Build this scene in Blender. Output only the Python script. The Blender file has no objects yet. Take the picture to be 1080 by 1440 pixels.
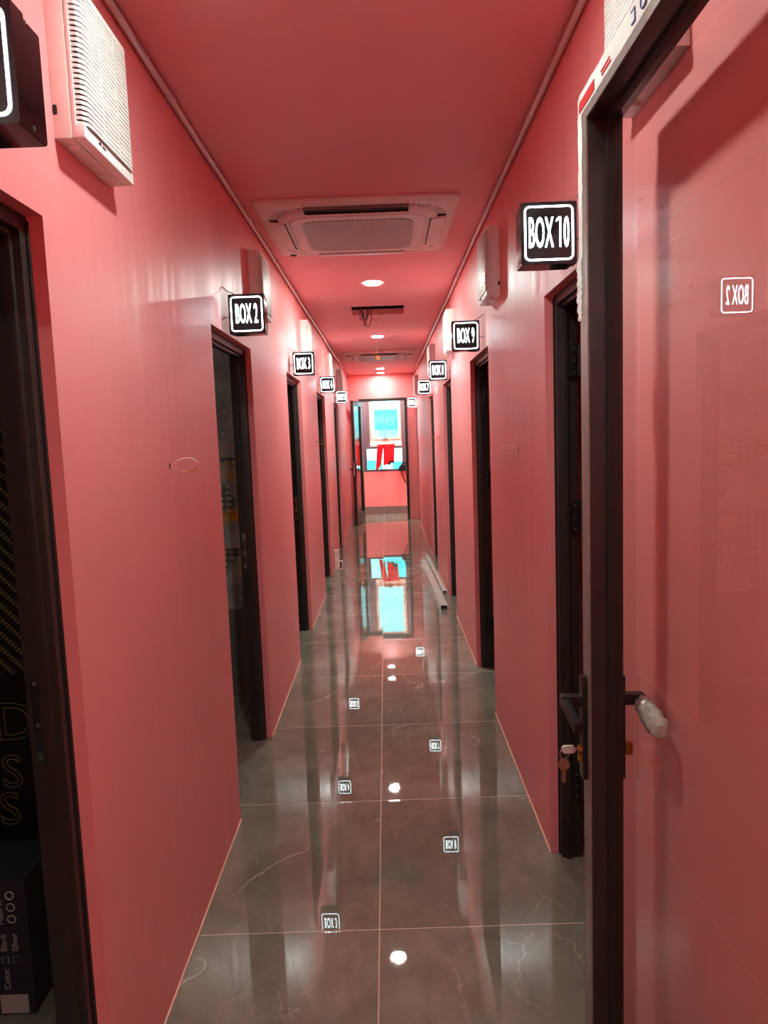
import bpy, bmesh, math, random
from mathutils import Vector, Matrix, Euler

random.seed(7)
SC = bpy.context.scene
COL = SC.collection
PI = math.pi
R = math.radians

# ------------------------------------------------------------------ dimensions (metres; corridor runs along +Y)
XL, XR, H = -0.646, 0.551, 2.632          # left wall face, right wall face, ceiling
TOP = 1.985                               # head of the room doorways
TH = 0.107                                # wall thickness
YB, YF = -2.5, 13.0                       # wall behind the viewer, wall at the far end
YW = 14.0                                 # window wall of the room beyond
LEFT_OPEN = [(0.62, 1.432), (2.771, 3.575), (4.85, 5.66), (6.97, 7.87), (9.22, 10.10)]
RIGHT_OPEN = [(1.69, 2.471), (3.794, 4.60), (5.93, 6.72), (8.10, 8.99), (12.18, 12.96)]
HOLE = (-0.256, 0.203, 6.22, 6.65)        # opening cut in the ceiling

# ------------------------------------------------------------------ material helpers
def srgb(r, g, b):
    f = lambda c: (c / 255 / 12.92) if c / 255 <= 0.04045 else ((c / 255 + 0.055) / 1.055) ** 2.4
    return (f(r), f(g), f(b), 1.0)

class NT:
    def __init__(s, name):
        s.m = bpy.data.materials.new(name); s.m.use_nodes = True
        s.t = s.m.node_tree; s.t.nodes.clear()
        s.out = s.n('ShaderNodeOutputMaterial')
    def n(s, typ, **kw):
        nd = s.t.nodes.new(typ)
        for k, v in kw.items():
            setattr(nd, k, v)
        return nd
    def l(s, a, b): s.t.links.new(a, b)
    def math(s, op, a, b=None, c=None):
        nd = s.n('ShaderNodeMath', operation=op)
        for i, v in enumerate((a, b, c)):
            if v is None: continue
            if isinstance(v, (int, float)): nd.inputs[i].default_value = v
            else: s.l(v, nd.inputs[i])
        return nd.outputs[0]
    def vmath(s, op, a, b=None):
        nd = s.n('ShaderNodeVectorMath', operation=op)
        for i, v in enumerate((a, b)):
            if v is None: continue
            if isinstance(v, (tuple, list)): nd.inputs[i].default_value = v
            else: s.l(v, nd.inputs[i])
        return nd.outputs[0]
    def mix(s, fac, a, b):
        nd = s.n('ShaderNodeMix', data_type='RGBA')
        for i, v in ((0, fac), (6, a), (7, b)):
            if isinstance(v, (int, float, tuple)): nd.inputs[i].default_value = v
            else: s.l(v, nd.inputs[i])
        return nd.outputs[2]
    def ramp(s, fac, stops):
        nd = s.n('ShaderNodeValToRGB')
        cr = nd.color_ramp
        while len(cr.elements) < len(stops): cr.elements.new(0.5)
        for e, (p, c) in zip(cr.elements, stops):
            e.position = p; e.color = c if len(c) == 4 else (*c, 1)
        s.l(fac, nd.inputs[0]); return nd.outputs[0]
    def mapr(s, v, a, b, c, d):
        nd = s.n('ShaderNodeMapRange')
        s.l(v, nd.inputs[0])
        for i, x in enumerate((a, b, c, d)): nd.inputs[i + 1].default_value = x
        return nd.outputs[0]
    def noise(s, vec, scale, detail=3, rough=0.5, dist=0.0):
        nd = s.n('ShaderNodeTexNoise')
        nd.inputs['Scale'].default_value = scale; nd.inputs['Detail'].default_value = detail
        nd.inputs['Roughness'].default_value = rough; nd.inputs['Distortion'].default_value = dist
        s.l(vec, nd.inputs['Vector']); return nd.outputs[0]
    def coords(s): return s.n('ShaderNodeTexCoord').outputs['Object']
    def scale(s, vec, v): return s.vmath('MULTIPLY', vec, v)
    def bump(s, h, strength, dist=0.01, normal=None):
        nd = s.n('ShaderNodeBump'); nd.inputs['Strength'].default_value = strength
        nd.inputs['Distance'].default_value = dist; s.l(h, nd.inputs['Height'])
        if normal is not None: s.l(normal, nd.inputs['Normal'])
        return nd.outputs[0]
    def principled(s, color, rough=0.5, metal=0.0, spec=0.5, normal=None, **kw):
        p = s.n('ShaderNodeBsdfPrincipled')
        def put(k, v):
            if isinstance(v, (int, float, tuple)): p.inputs[k].default_value = v
            else: s.l(v, p.inputs[k])
        put('Base Color', color); put('Roughness', rough); put('Metallic', metal); put('Specular IOR Level', spec)
        for k, v in kw.items(): put(k.replace('_', ' '), v)
        if normal is not None: s.l(normal, p.inputs['Normal'])
        s.l(p.outputs[0], s.out.inputs[0]); return p

def plain(name, col, rough=0.5, metal=0.0, spec=0.5, var=0.06, scale=18.0, bump=0.0):
    """paint, plastic or metal with a little uneven wear"""
    t = NT(name); v = t.coords()
    n = t.noise(v, scale, 4)
    c = t.mix(t.mapr(n, 0.3, 0.7, 0, 1), tuple(min(1, x * (1 - var)) for x in col[:3]) + (1,),
              tuple(min(1, x * (1 + var)) for x in col[:3]) + (1,))
    nm = t.bump(n, bump, 0.004) if bump else None
    t.principled(c, t.mapr(n, 0.2, 0.8, max(0.02, rough - 0.06), rough + 0.06), metal, spec, nm)
    return t.m

def glow(name, col, strength):
    t = NT(name); e = t.n('ShaderNodeEmission')
    e.inputs[0].default_value = col; e.inputs[1].default_value = strength
    t.l(e.outputs[0], t.out.inputs[0]); return t.m

def wall_paint(name, col, rough=0.42):
    t = NT(name); v = t.coords()
    streak = t.noise(t.scale(v, (26, 26, 1.1)), 1.0, 3)      # roller and brush marks run up the wall
    big = t.noise(v, 1.3, 3)
    c = t.mix(t.mapr(big, 0.3, 0.7, 0, 1), tuple(x * 0.95 for x in col[:3]) + (1,), tuple(min(1, x * 1.05) for x in col[:3]) + (1,))
    fine = t.noise(v, 240, 2)
    h = t.math('ADD', t.math('MULTIPLY', streak, 0.8), t.math('MULTIPLY', fine, 0.2))
    t.principled(c, t.mapr(streak, 0.3, 0.7, rough - 0.05, rough + 0.08), 0, 0.42, t.bump(h, 0.10, 0.004))
    return t.m

def tile_floor():
    t = NT('polished_grey_marble_tile'); v = t.coords()
    sx = t.n('ShaderNodeSeparateXYZ'); t.l(v, sx.inputs[0])
    TS = 0.797
    u = t.math('DIVIDE', t.math('SUBTRACT', sx.outputs[0], -0.0745), TS)
    w = t.math('DIVIDE', t.math('SUBTRACT', sx.outputs[1], 2.092), TS)
    iu, iw = t.math('FLOOR', u), t.math('FLOOR', w)
    fu, fw = t.math('FRACT', u), t.math('FRACT', w)
    du = t.math('MINIMUM', fu, t.math('SUBTRACT', 1.0, fu)); dw = t.math('MINIMUM', fw, t.math('SUBTRACT', 1.0, fw))
    d = t.math('MINIMUM', du, dw)
    grout = t.math('LESS_THAN', d, 0.0021)
    cid = t.n('ShaderNodeCombineXYZ'); t.l(iu, cid.inputs[0]); t.l(iw, cid.inputs[1])
    wn = t.n('ShaderNodeTexWhiteNoise', noise_dimensions='3D'); t.l(cid.outputs[0], wn.inputs['Vector'])
    off = t.vmath('MULTIPLY', wn.outputs['Color'], (37, 37, 37))
    p = t.vmath('ADD', v, off)
    # clouds
    n1 = t.noise(p, 2.4, 8, 0.6, 0.8)
    n2 = t.noise(t.scale(p, (1, 0.55, 1)), 9, 6, 0.65, 1.2)
    cl = t.math('ADD', t.math('MULTIPLY', n1, 0.65), t.math('MULTIPLY', n2, 0.35))
    base = t.ramp(cl, [(0.34, srgb(108, 105, 92)), (0.5, srgb(126, 123, 109)), (0.66, srgb(148, 145, 130))])
    # crack-like pale veins
    nd = t.n('ShaderNodeTexNoise'); nd.inputs['Scale'].default_value = 2.2; nd.inputs['Detail'].default_value = 5; t.l(p, nd.inputs['Vector'])
    warp = t.vmath('ADD', t.scale(p, (1.0, 0.45, 1)), t.vmath('MULTIPLY', nd.outputs['Color'], (0.45, 0.45, 0.45)))
    vo = t.n('ShaderNodeTexVoronoi', feature='DISTANCE_TO_EDGE'); vo.inputs['Scale'].default_value = 1.1; t.l(warp, vo.inputs['Vector'])
    vein = t.mapr(vo.outputs['Distance'], 0.0, 0.006, 0.8, 0)
    vein = t.math('MULTIPLY', vein, t.mapr(t.noise(p, 3.0, 2), 0.50, 0.64, 0, 1))
    vo2 = t.n('ShaderNodeTexVoronoi', feature='DISTANCE_TO_EDGE'); vo2.inputs['Scale'].default_value = 3.4; t.l(warp, vo2.inputs['Vector'])
    vein2 = t.math('MULTIPLY', t.mapr(vo2.outputs['Distance'], 0.0, 0.010, 0.4, 0), t.mapr(t.noise(p, 4.0, 2), 0.5, 0.66, 0, 1))
    vv = t.math('MINIMUM', t.math('ADD', vein, vein2), 0.75)
    c = t.mix(vv, base, srgb(206, 196, 182))
    c = t.mix(grout, c, srgb(205, 188, 166))
    # every tile is laid a hair out of level, as the broken reflections show
    geo = t.n('ShaderNodeNewGeometry')
    tilt = t.vmath('MULTIPLY', t.vmath('SUBTRACT', wn.outputs['Color'], (0.5, 0.5, 0.5)), (0.004, 0.007, 0.0))
    wav = t.noise(v, 3.5, 1)
    nrm = t.vmath('NORMALIZE', t.vmath('ADD', geo.outputs['Normal'], tilt))
    bev = t.mapr(d, 0.0, 0.010, 0, 1)
    hgt = t.math('ADD', t.math('MULTIPLY', bev, 0.35), t.math('MULTIPLY', wav, 0.5))
    nm = t.bump(hgt, 0.035, 0.01, nrm)
    rough = t.math('ADD', t.mapr(t.noise(v, 14, 3), 0.3, 0.7, 0.008, 0.024), t.math('MULTIPLY', grout, 0.5))
    t.principled(c, rough, 0, 0.62, nm)
    return t.m

def pane(name, tint, refl=1.0):
    t = NT(name)
    lw = t.n('ShaderNodeLayerWeight'); lw.inputs[0].default_value = 0.5
    f = t.math('POWER', lw.outputs['Facing'], 5.0)
    f = t.math('ADD', t.math('MULTIPLY', f, 0.90), 0.075 * refl)
    geo = t.n('ShaderNodeNewGeometry')
    f = t.math('MULTIPLY', f, t.math('SUBTRACT', 1.0, geo.outputs['Backfacing']))
    tr = t.n('ShaderNodeBsdfTransparent'); tr.inputs[0].default_value = tint
    gl = t.n('ShaderNodeBsdfGlossy'); gl.inputs['Roughness'].default_value = 0.0
    mx = t.n('ShaderNodeMixShader'); t.l(f, mx.inputs[0]); t.l(tr.outputs[0], mx.inputs[1]); t.l(gl.outputs[0], mx.inputs[2])
    t.l(mx.outputs[0], t.out.inputs[0]); return t.m

def perforated():
    t = NT('perforated_intake_grille'); v = t.coords()
    s = t.n('ShaderNodeSeparateXYZ'); t.l(v, s.inputs[0])
    S = 0.0235
    row = t.math('DIVIDE', s.outputs[1], S * 0.80)
    ir = t.math('FLOOR', row)
    sh = t.math('MULTIPLY', t.math('MODULO', t.math('ABSOLUTE', ir), 2.0), 0.5)
    fx = t.math('SUBTRACT', t.math('FRACT', t.math('ADD', t.math('DIVIDE', s.outputs[0], S), sh)), 0.5)
    fy = t.math('SUBTRACT', t.math('FRACT', row), 0.5)
    d = t.math('SQRT', t.math('ADD', t.math('MULTIPLY', fx, fx), t.math('MULTIPLY', t.math('MULTIPLY', fy, fy), 0.64)))
    hole = t.mapr(d, 0.30, 0.36, 1, 0)
    c = t.mix(hole, srgb(236, 226, 222), srgb(84, 72, 70))
    t.principled(c, 0.5, 0, 0.4, t.bump(hole, -0.6, 0.01))
    return t.m

def night_mural():
    t = NT('night_city_wallpaper'); v = t.coords()
    s = t.n('ShaderNodeSeparateXYZ'); t.l(v, s.inputs[0])
    z = s.outputs[2]
    base = t.mix(t.mapr(t.noise(v, 5, 4), 0.35, 0.65, 0, 1), srgb(160, 164, 162), srgb(205, 208, 202))
    # scattered lit windows
    vo = t.n('ShaderNodeTexVoronoi'); vo.inputs['Scale'].default_value = 15; t.l(t.scale(v, (1.6, 1, 1)), vo.inputs['Vector'])
    sp = t.n('ShaderNodeSeparateColor'); t.l(vo.outputs['Color'], sp.inputs[0])
    spot = t.math('MULTIPLY', t.math('LESS_THAN', vo.outputs['Distance'], 0.16), t.math('GREATER_THAN', sp.outputs[0], 0.45))
    c = t.mix(spot, base, srgb(255, 252, 240))
    # facades with window grids, lower down
    br = t.n('ShaderNodeTexBrick'); br.inputs['Scale'].default_value = 1.0; br.offset = 0.0
    br.inputs['Brick Width'].default_value = 0.05; br.inputs['Row Height'].default_value = 0.035; br.inputs['Mortar Size'].default_value = 0.008
    br.inputs['Color1'].default_value = srgb(235, 225, 200); br.inputs['Color2'].default_value = srgb(170, 166, 150); br.inputs['Mortar'].default_value = srgb(110, 110, 106)
    xz = t.n('ShaderNodeCombineXYZ'); t.l(s.outputs[0], xz.inputs[0]); t.l(z, xz.inputs[1]); t.l(xz.outputs[0], br.inputs['Vector'])
    bl = t.n('ShaderNodeTexVoronoi', distance='CHEBYCHEV'); bl.inputs['Scale'].default_value = 4.2; t.l(v, bl.inputs['Vector'])
    bs = t.n('ShaderNodeSeparateColor'); t.l(bl.outputs['Color'], bs.inputs[0])
    isb = t.math('MULTIPLY', t.math('GREATER_THAN', bs.outputs[0], 0.45), t.math('LESS_THAN', z, 1.45))
    c = t.mix(isb, c, br.outputs[0])
    # orange street light between the blocks
    og = t.math('MULTIPLY', t.mapr(t.noise(t.scale(v, (2, 1, 3.5)), 2.2, 3), 0.52, 0.66, 0, 1),
                t.math('MULTIPLY', t.math('LESS_THAN', z, 1.55), t.math('GREATER_THAN', z, 0.75)))
    c = t.mix(og, c, srgb(255, 170, 60))
    c = t.mix(t.math('LESS_THAN', z, 0.55), c, srgb(120, 118, 112))
    t.principled(c, 0.5, 0, 0.3)
    return t.m

def carbon_poster():
    t = NT('black_dashed_poster'); v = t.coords()
    s = t.n('ShaderNodeSeparateXYZ'); t.l(v, s.inputs[0])
    x, z = s.outputs[0], s.outputs[2]
    a = t.math('ADD', t.math('MULTIPLY', x, 0.8), t.math('MULTIPLY', z, 0.75))
    b = t.math('SUBTRACT', t.math('MULTIPLY', z, 1.0), t.math('MULTIPLY', x, 0.9))
    fa = t.math('FRACT', t.math('DIVIDE', a, 0.036)); fb = t.math('FRACT', t.math('DIVIDE', b, 0.016))
    m = t.math('MULTIPLY', t.math('LESS_THAN', fa, 0.42), t.math('LESS_THAN', fb, 0.6))
    m = t.math('MULTIPLY', m, t.math('GREATER_THAN', z, 0.86))
    c = t.mix(m, srgb(30, 22, 19), srgb(128, 108, 78))
    t.principled(c, 0.4, 0, 0.4)
    return t.m

M = {}
M['pink'] = wall_paint('salmon_pink_wall_paint', srgb(242, 146, 147))
M['pink_ceiling'] = wall_paint('salmon_pink_ceiling_paint', srgb(242, 166, 170), 0.55)
M['tile'] = tile_floor()
M['room_dark'] = plain('dark_room_paint', srgb(175, 165, 160), 0.7)
M['plenum'] = plain('dark_ceiling_void', srgb(78, 104, 110), 0.9)
M['black_alu'] = plain('black_powder_coated_aluminium', srgb(48, 41, 38), 0.38, 0.0, 0.5, 0.12, 30)
M['black_gloss'] = plain('glossy_black_acrylic', srgb(17, 20, 22), 0.12, 0, 0.55, 0.1)
M['black_matt'] = plain('matt_black_handle_coating', srgb(22, 21, 22), 0.35, 0, 0.5)
M['gasket'] = plain('black_rubber_gasket', srgb(20, 18, 18), 0.6)
M['bare_alu'] = plain('scuffed_grey_aluminium', srgb(150, 146, 140), 0.4, 0.5, 0.5, 0.15, 40)
M['white_plastic'] = plain('white_abs_plastic', srgb(240, 237, 233), 0.4, 0, 0.45, 0.03)
M['white_dusty'] = plain('dusty_white_plastic', srgb(246, 243, 240), 0.55, 0, 0.35, 0.05, 9)
M['vent_dark'] = plain('dark_vent_inside', srgb(40, 38, 38), 0.8)
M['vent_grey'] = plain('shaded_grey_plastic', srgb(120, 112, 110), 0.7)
M['cavity'] = plain('dark_outlet_cavity', srgb(40, 39, 39), 0.7)
M['grille'] = perforated()
M['pipe'] = plain('grey_pvc_conduit', srgb(205, 190, 186), 0.16, 0, 0.5, 0.06)
M['neon'] = glow('white_neon_tube', (0.84, 0.97, 1.0, 1), 2.6)
M['lamp'] = glow('downlight_diffuser', (0.82, 1.0, 0.93, 1), 170.0)
M['lamp_soft'] = glow('softer_downlight_diffuser', (0.82, 1.0, 0.93, 1), 78.0)
M['lamp_far'] = glow('far_downlight_diffuser', (0.82, 1.0, 0.93, 1), 75.0)
M['added_room_lamp'] = glow('added_end_room_light', (0.82, 1.0, 0.93, 1), 300.0)
M['added_dim_lamp'] = glow('added_dim_light', (0.9, 1.0, 0.92, 1), 9.0)
M['steel'] = plain('bright_steel', srgb(190, 188, 184), 0.25, 1.0)
M['brass'] = plain('brass', srgb(196, 150, 70), 0.3, 1.0)
M['key_metal'] = plain('nickel_key_metal', srgb(190, 172, 140), 0.3, 1.0)
M['clear_plastic'] = plain('cloudy_clear_plastic', srgb(196, 200, 190), 0.22, 0, 0.6)
M['film'] = plain('white_protective_film', srgb(222, 226, 220), 0.45, 0, 0.4, 0.05, 30)
M['film_red'] = plain('red_film_print', srgb(200, 52, 50), 0.45)
M['film_blue'] = plain('blue_film_print', srgb(62, 84, 150), 0.45)
M['door_glass'] = pane('clear_door_glass', (0.95, 0.96, 0.95, 1), 1.1)
M['window_glass'] = pane('clear_window_glass', (0.93, 0.97, 0.97, 1))
M['wire_yellow'] = plain('yellow_wire_insulation', srgb(228, 170, 50), 0.4)
M['wire_red'] = plain('pink_red_wire_insulation', srgb(252, 214, 204), 0.4)
M['wire_orange'] = plain('orange_wire_insulation', srgb(206, 120, 44), 0.4)
M['wire_dark'] = plain('grey_brown_cable', srgb(92, 72, 70), 0.5)
M['caulk'] = plain('off_white_caulk', srgb(240, 205, 180), 0.6, 0, 0.4, 0.15, 60)
M['mauve_alu'] = plain('mauve_grey_window_frame', srgb(94, 80, 88), 0.45)
M['cream_alu'] = plain('cream_sash_frame', srgb(206, 204, 180), 0.45)
M['paper'] = plain('cream_paper_strip', srgb(244, 238, 222), 0.7)
M['red_cloth'] = plain('red_fabric', srgb(222, 26, 38), 0.85, 0, 0.2, 0.08, 60, 0.2)
M['black_cloth'] = plain('black_fabric', srgb(36, 32, 36), 0.8, 0, 0.2, 0.1, 60, 0.2)
M['skirting'] = plain('grey_marble_skirting', srgb(128, 112, 108), 0.25, 0, 0.5, 0.14, 8)
M['cyan_sheet'] = plain('cyan_corrugated_sheet', srgb(70, 200, 200), 0.5, 0, 0.4, 0.12, 3)
M['white_render'] = plain('white_rendered_facade', srgb(200, 226, 226), 0.8, 0, 0.3, 0.05, 3)
M['carton'] = plain('black_printed_carton', srgb(52, 52, 56), 0.5, 0, 0.4)
M['print_grey'] = plain('pale_grey_print', srgb(196, 190, 180), 0.6)
M['gold_print'] = plain('dull_gold_print', srgb(120, 92, 64), 0.5)
M['mural'] = night_mural()
M['poster'] = carbon_poster()
M['screw'] = plain('dull_screw_head', srgb(150, 148, 144), 0.35, 0.8)
M['reed'] = plain('green_yellow_tape', srgb(178, 176, 70), 0.5)

# ------------------------------------------------------------------ mesh helpers
class MB:
    def __init__(s): s.bm = bmesh.new()
    def box(s, x0, x1, y0, y1, z0, z1, bevel=0.0, mat=None):
        r = bmesh.ops.create_cube(s.bm, size=1.0)
        vs = r['verts']
        bmesh.ops.scale(s.bm, vec=(x1 - x0, y1 - y0, z1 - z0), verts=vs)
        if bevel:
            es = list({e for v in vs for e in v.link_edges})
            rb = bmesh.ops.bevel(s.bm, geom=es, offset=bevel, segments=2, affect='EDGES', profile=0.7)
            vs = list({v for f in rb['faces'] for v in f.verts} | {v for v in vs if v.is_valid})
        if mat is not None: bmesh.ops.transform(s.bm, matrix=mat, verts=vs)
        bmesh.ops.translate(s.bm, vec=((x0 + x1) / 2, (y0 + y1) / 2, (z0 + z1) / 2), verts=vs)
        return vs
    def cyl(s, p0, p1, r0, r1=None, seg=20, caps=True):
        p0, p1 = Vector(p0), Vector(p1); r1 = r0 if r1 is None else r1
        d = p1 - p0
        r = bmesh.ops.create_cone(s.bm, cap_ends=caps, segments=seg, radius1=r0, radius2=r1, depth=d.length)
        q = Vector((0, 0, 1)).rotation_difference(d.normalized()).to_matrix().to_4x4()
        bmesh.ops.transform(s.bm, matrix=Matrix.Translation((p0 + p1) / 2) @ q, verts=r['verts'])
        return r['verts']
    def sphere(s, c, r, seg=12, sc=(1, 1, 1)):
        q = bmesh.ops.create_uvsphere(s.bm, u_segments=seg, v_segments=max(6, seg // 2), radius=r)
        bmesh.ops.transform(s.bm, matrix=Matrix.Translation(c) @ Matrix.Diagonal((*sc, 1)), verts=q['verts'])
    def tube(s, pts, r, seg=8, closed=False):
        pts = [Vector(p) for p in pts]; n = len(pts); rings = []
        up = None
        for i, p in enumerate(pts):
            if closed: t = pts[(i + 1) % n] - pts[i - 1]
            else: t = pts[min(i + 1, n - 1)] - pts[max(i - 1, 0)]
            t.normalize()
            if up is None:
                up = Vector((0, 0, 1)) if abs(t.z) < 0.9 else Vector((1, 0, 0))
            a = (up - t * up.dot(t)).normalized(); up = a
            b = t.cross(a)
            rings.append([s.bm.verts.new(p + (a * math.cos(2 * PI * k / seg) + b * math.sin(2 * PI * k / seg)) * r) for k in range(seg)])
        for i in range(n if closed else n - 1):
            A, B = rings[i], rings[(i + 1) % n]
            for k in range(seg):
                s.bm.faces.new((A[k], A[(k + 1) % seg], B[(k + 1) % seg], B[k]))
        if not closed:
            s.bm.faces.new(rings[0][::-1]); s.bm.faces.new(rings[-1])
    def prism(s, loop, f0, f1):
        """solid between two copies of a 2-D loop; f0, f1 map (u, v) to 3-D"""
        A = [s.bm.verts.new(f0(u, v)) for u, v in loop]; B = [s.bm.verts.new(f1(u, v)) for u, v in loop]
        n = len(loop)
        for i in range(n): s.bm.faces.new((A[i], A[(i + 1) % n], B[(i + 1) % n], B[i]))
        s.bm.faces.new(A[::-1]); s.bm.faces.new(B)
    def ring(s, outer, inner, z0, z1):
        n = len(outer)
        V = [[s.bm.verts.new((x, y, z)) for x, y in lp] for lp, z in ((outer, z0), (inner, z0), (outer, z1), (inner, z1))]
        for i in range(n):
            j = (i + 1) % n
            s.bm.faces.new((V[0][i], V[0][j], V[1][j], V[1][i])); s.bm.faces.new((V[2][i], V[3][i], V[3][j], V[2][j]))
            s.bm.faces.new((V[0][i], V[2][i], V[2][j], V[0][j])); s.bm.faces.new((V[1][i], V[1][j], V[3][j], V[3][i]))
    def build(s, name, mat, parent=None, loc=(0, 0, 0), rotz=0.0, smooth=35):
        bmesh.ops.recalc_face_normals(s.bm, faces=s.bm.faces)
        me = bpy.data.meshes.new(name); s.bm.to_mesh(me); s.bm.free()
        me.materials.append(mat)
        return link(name, me, parent, loc, rotz, smooth)

def link(name, me, parent=None, loc=(0, 0, 0), rotz=0.0, smooth=35):
    if smooth:
        me.polygons.foreach_set('use_smooth', [True] * len(me.polygons))
        me.set_sharp_from_angle(angle=R(smooth))
    o = bpy.data.objects.new(name, me); COL.objects.link(o)
    o.location = loc; o.rotation_euler = (0, 0, rotz)
    if parent: o.parent = parent
    return o

def tag(o, label, cat, group=None):
    o['label'] = label; o['category'] = cat
    if group: o['group'] = group
    return o

def thing(name, label, cat, loc=(0, 0, 0), rotz=0.0, group=None):
    o = bpy.data.objects.new(name, None); COL.objects.link(o)
    o.empty_display_size = 0.05
    o.location = loc; o.rotation_euler = (0, 0, rotz)
    return tag(o, label, cat, group)

def structure(o):
    o['kind'] = 'structure'; return o

def sroot(name, loc=(0, 0, 0), rotz=0.0):
    o = bpy.data.objects.new(name, None); COL.objects.link(o); o.empty_display_size = 0.05
    o.location = loc; o.rotation_euler = (0, 0, rotz); return structure(o)

def dup(root, loc, rotz, label, group=None):
    r = root.copy(); COL.objects.link(r); r.location = loc; r.rotation_euler = (0, 0, rotz); r['label'] = label
    if group: r['group'] = group
    for ch in list(root.children):
        c = ch.copy(); COL.objects.link(c); c.parent = r
        for g in list(ch.children):
            d = g.copy(); COL.objects.link(d); d.parent = c
    return r

def rrect(w, h, r, n=6, cx=0.0, cy=0.0):
    """rounded rectangle loop, counter-clockwise"""
    out = []
    for k, (sx, sy) in enumerate(((1, 1), (-1, 1), (-1, -1), (1, -1))):
        ox, oy = cx + sx * (w / 2 - r), cy + sy * (h / 2 - r)
        for i in range(n + 1):
            a = PI / 2 * k + PI / 2 * i / n
            out.append((ox + r * math.cos(a), oy + r * math.sin(a)))
    return out

def text_mesh(body, size, extrude, xs=1.0, bold=0.0, spacing=1.0, outline=False):
    """flat lettering in the XZ plane reading along +X, seen from -Y, centred at the origin"""
    cu = bpy.data.curves.new('lettering', 'FONT'); cu.body = body; cu.size = size; cu.extrude = extrude
    cu.offset = bold; cu.align_x = 'CENTER'; cu.align_y = 'CENTER'; cu.space_character = spacing; cu.resolution_u = 3
    if outline: cu.fill_mode = 'NONE'; cu.bevel_depth = outline; cu.bevel_resolution = 1; cu.extrude = 0
    o = bpy.data.objects.new('lettering', cu); COL.objects.link(o)
    bpy.context.view_layer.update()
    dg = bpy.context.evaluated_depsgraph_get()
    me = bpy.data.meshes.new_from_object(o.evaluated_get(dg))
    bpy.data.objects.remove(o); bpy.data.curves.remove(cu)
    xsv = [v.co.x for v in me.vertices]; ysv = [v.co.y for v in me.vertices]
    cx, cy = (min(xsv) + max(xsv)) / 2, (min(ysv) + max(ysv)) / 2
    me.transform(Matrix.Diagonal((xs, 1, 1, 1)) @ Matrix.Translation((-cx, -cy, 0)))
    me.transform(Matrix.Rotation(PI / 2, 4, 'X'))
    me.materials.clear()
    return me

# ------------------------------------------------------------------ the setting
def slabs(lo, hi, opens):
    out, y = [], lo
    for a, b in opens: out.append((y, a)); y = b
    out.append((y, hi)); return out

def side_wall(name, x0, x1, opens, far):
    m = MB()
    for a, b in slabs(YB, far, opens): m.box(x0, x1, a, b, 0, H)
    for a, b in opens: m.box(x0, x1, a, b, TOP, H)
    return structure(m.build(name, M['pink'], smooth=0))
side_wall('wall_left', XL - TH, XL, LEFT_OPEN, YF)
side_wall('wall_right', XR, XR + TH, RIGHT_OPEN, YF)

m = MB(); m.box(-2.8, 2.6, YB - 0.1, YW + 0.12, -0.08, 0); structure(m.build('floor', M['tile'], smooth=0))
hx0, hx1, hy0, hy1 = HOLE
m = MB()
m.box(-2.8, 2.6, YB - 0.1, hy0, H, H + 0.05); m.box(-2.8, 2.6, hy1, YW + 0.12, H, H + 0.05)
m.box(-2.8, hx0, hy0, hy1, H, H + 0.05); m.box(hx1, 2.6, hy0, hy1, H, H + 0.05)
ceil = structure(m.build('ceiling', M['pink_ceiling'], smooth=0))
m = MB()
m.box(hx0 - 0.3, hx1 + 0.3, hy0 - 0.3, hy1 + 0.3, H + 0.40, H + 0.43)
for a in ((hx0 - 0.33, hx0 - 0.3, hy0 - 0.3, hy1 + 0.3), (hx1 + 0.3, hx1 + 0.33, hy0 - 0.3, hy1 + 0.3),
          (hx0 - 0.3, hx1 + 0.3, hy0 - 0.33, hy0 - 0.3), (hx0 - 0.3, hx1 + 0.3, hy1 + 0.3, hy1 + 0.33)):
    m.box(*a, H + 0.05, H + 0.40)
m.build('ceiling_void', M['plenum'], ceil, smooth=0)

FX0, FX1, FTOP = -0.46, 0.401, 2.205           # doorway in the end wall
m = MB()
m.box(-2.7, FX0, YF, YF + 0.1, 0, H); m.box(FX1, 2.5, YF, YF + 0.1, 0, H); m.box(FX0, FX1, YF, YF + 0.1, FTOP, H)
structure(m.build('wall_far', M['pink'], smooth=0))
WX0, WX1, WZ0, WZ1 = -0.47, 0.47, 0.84, 2.46   # window beyond it
m = MB()
m.box(-2.7, WX0, YW, YW + 0.12, 0, H); m.box(WX1, 2.5, YW, YW + 0.12, 0, H)
m.box(WX0, WX1, YW, YW + 0.12, 0, WZ0); m.box(WX0, WX1, YW, YW + 0.12, WZ1, H)
structure(m.build('wall_window_side', M['pink'], smooth=0))
m = MB(); m.box(XL, XR, YB - 0.1, YB, 0, H); structure(m.build('wall_back', M['pink'], smooth=0))
m = MB(); m.box(-1.7, 1.7, YW - 0.012, YW, 0, 0.155); structure(m.build('baseboard_window_side', M['skirting'], smooth=0))
# dark treatment rooms behind the doorways
LPART = [YB, 2.12, 4.16, 6.32, 8.5, 10.7, YF]
m = MB()
m.box(-2.8, -2.7, YB - 0.1, YW + 0.12, 0, H)
for y in LPART[:-1]: m.box(-2.7, XL - TH, y, y + 0.06, 0, H)
structure(m.build('wall_left_rooms', M['room_dark'], smooth=0))
m = MB()
m.box(2.5, 2.6, YB - 0.1, YW + 0.12, 0, H)
for y in [YB, 1.1, 3.1, 5.25, 7.4, 10.5]: m.box(XR + TH, 2.5, y, y + 0.06, 0, H)
structure(m.build('wall_right_rooms', M['pink'], smooth=0))
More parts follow.
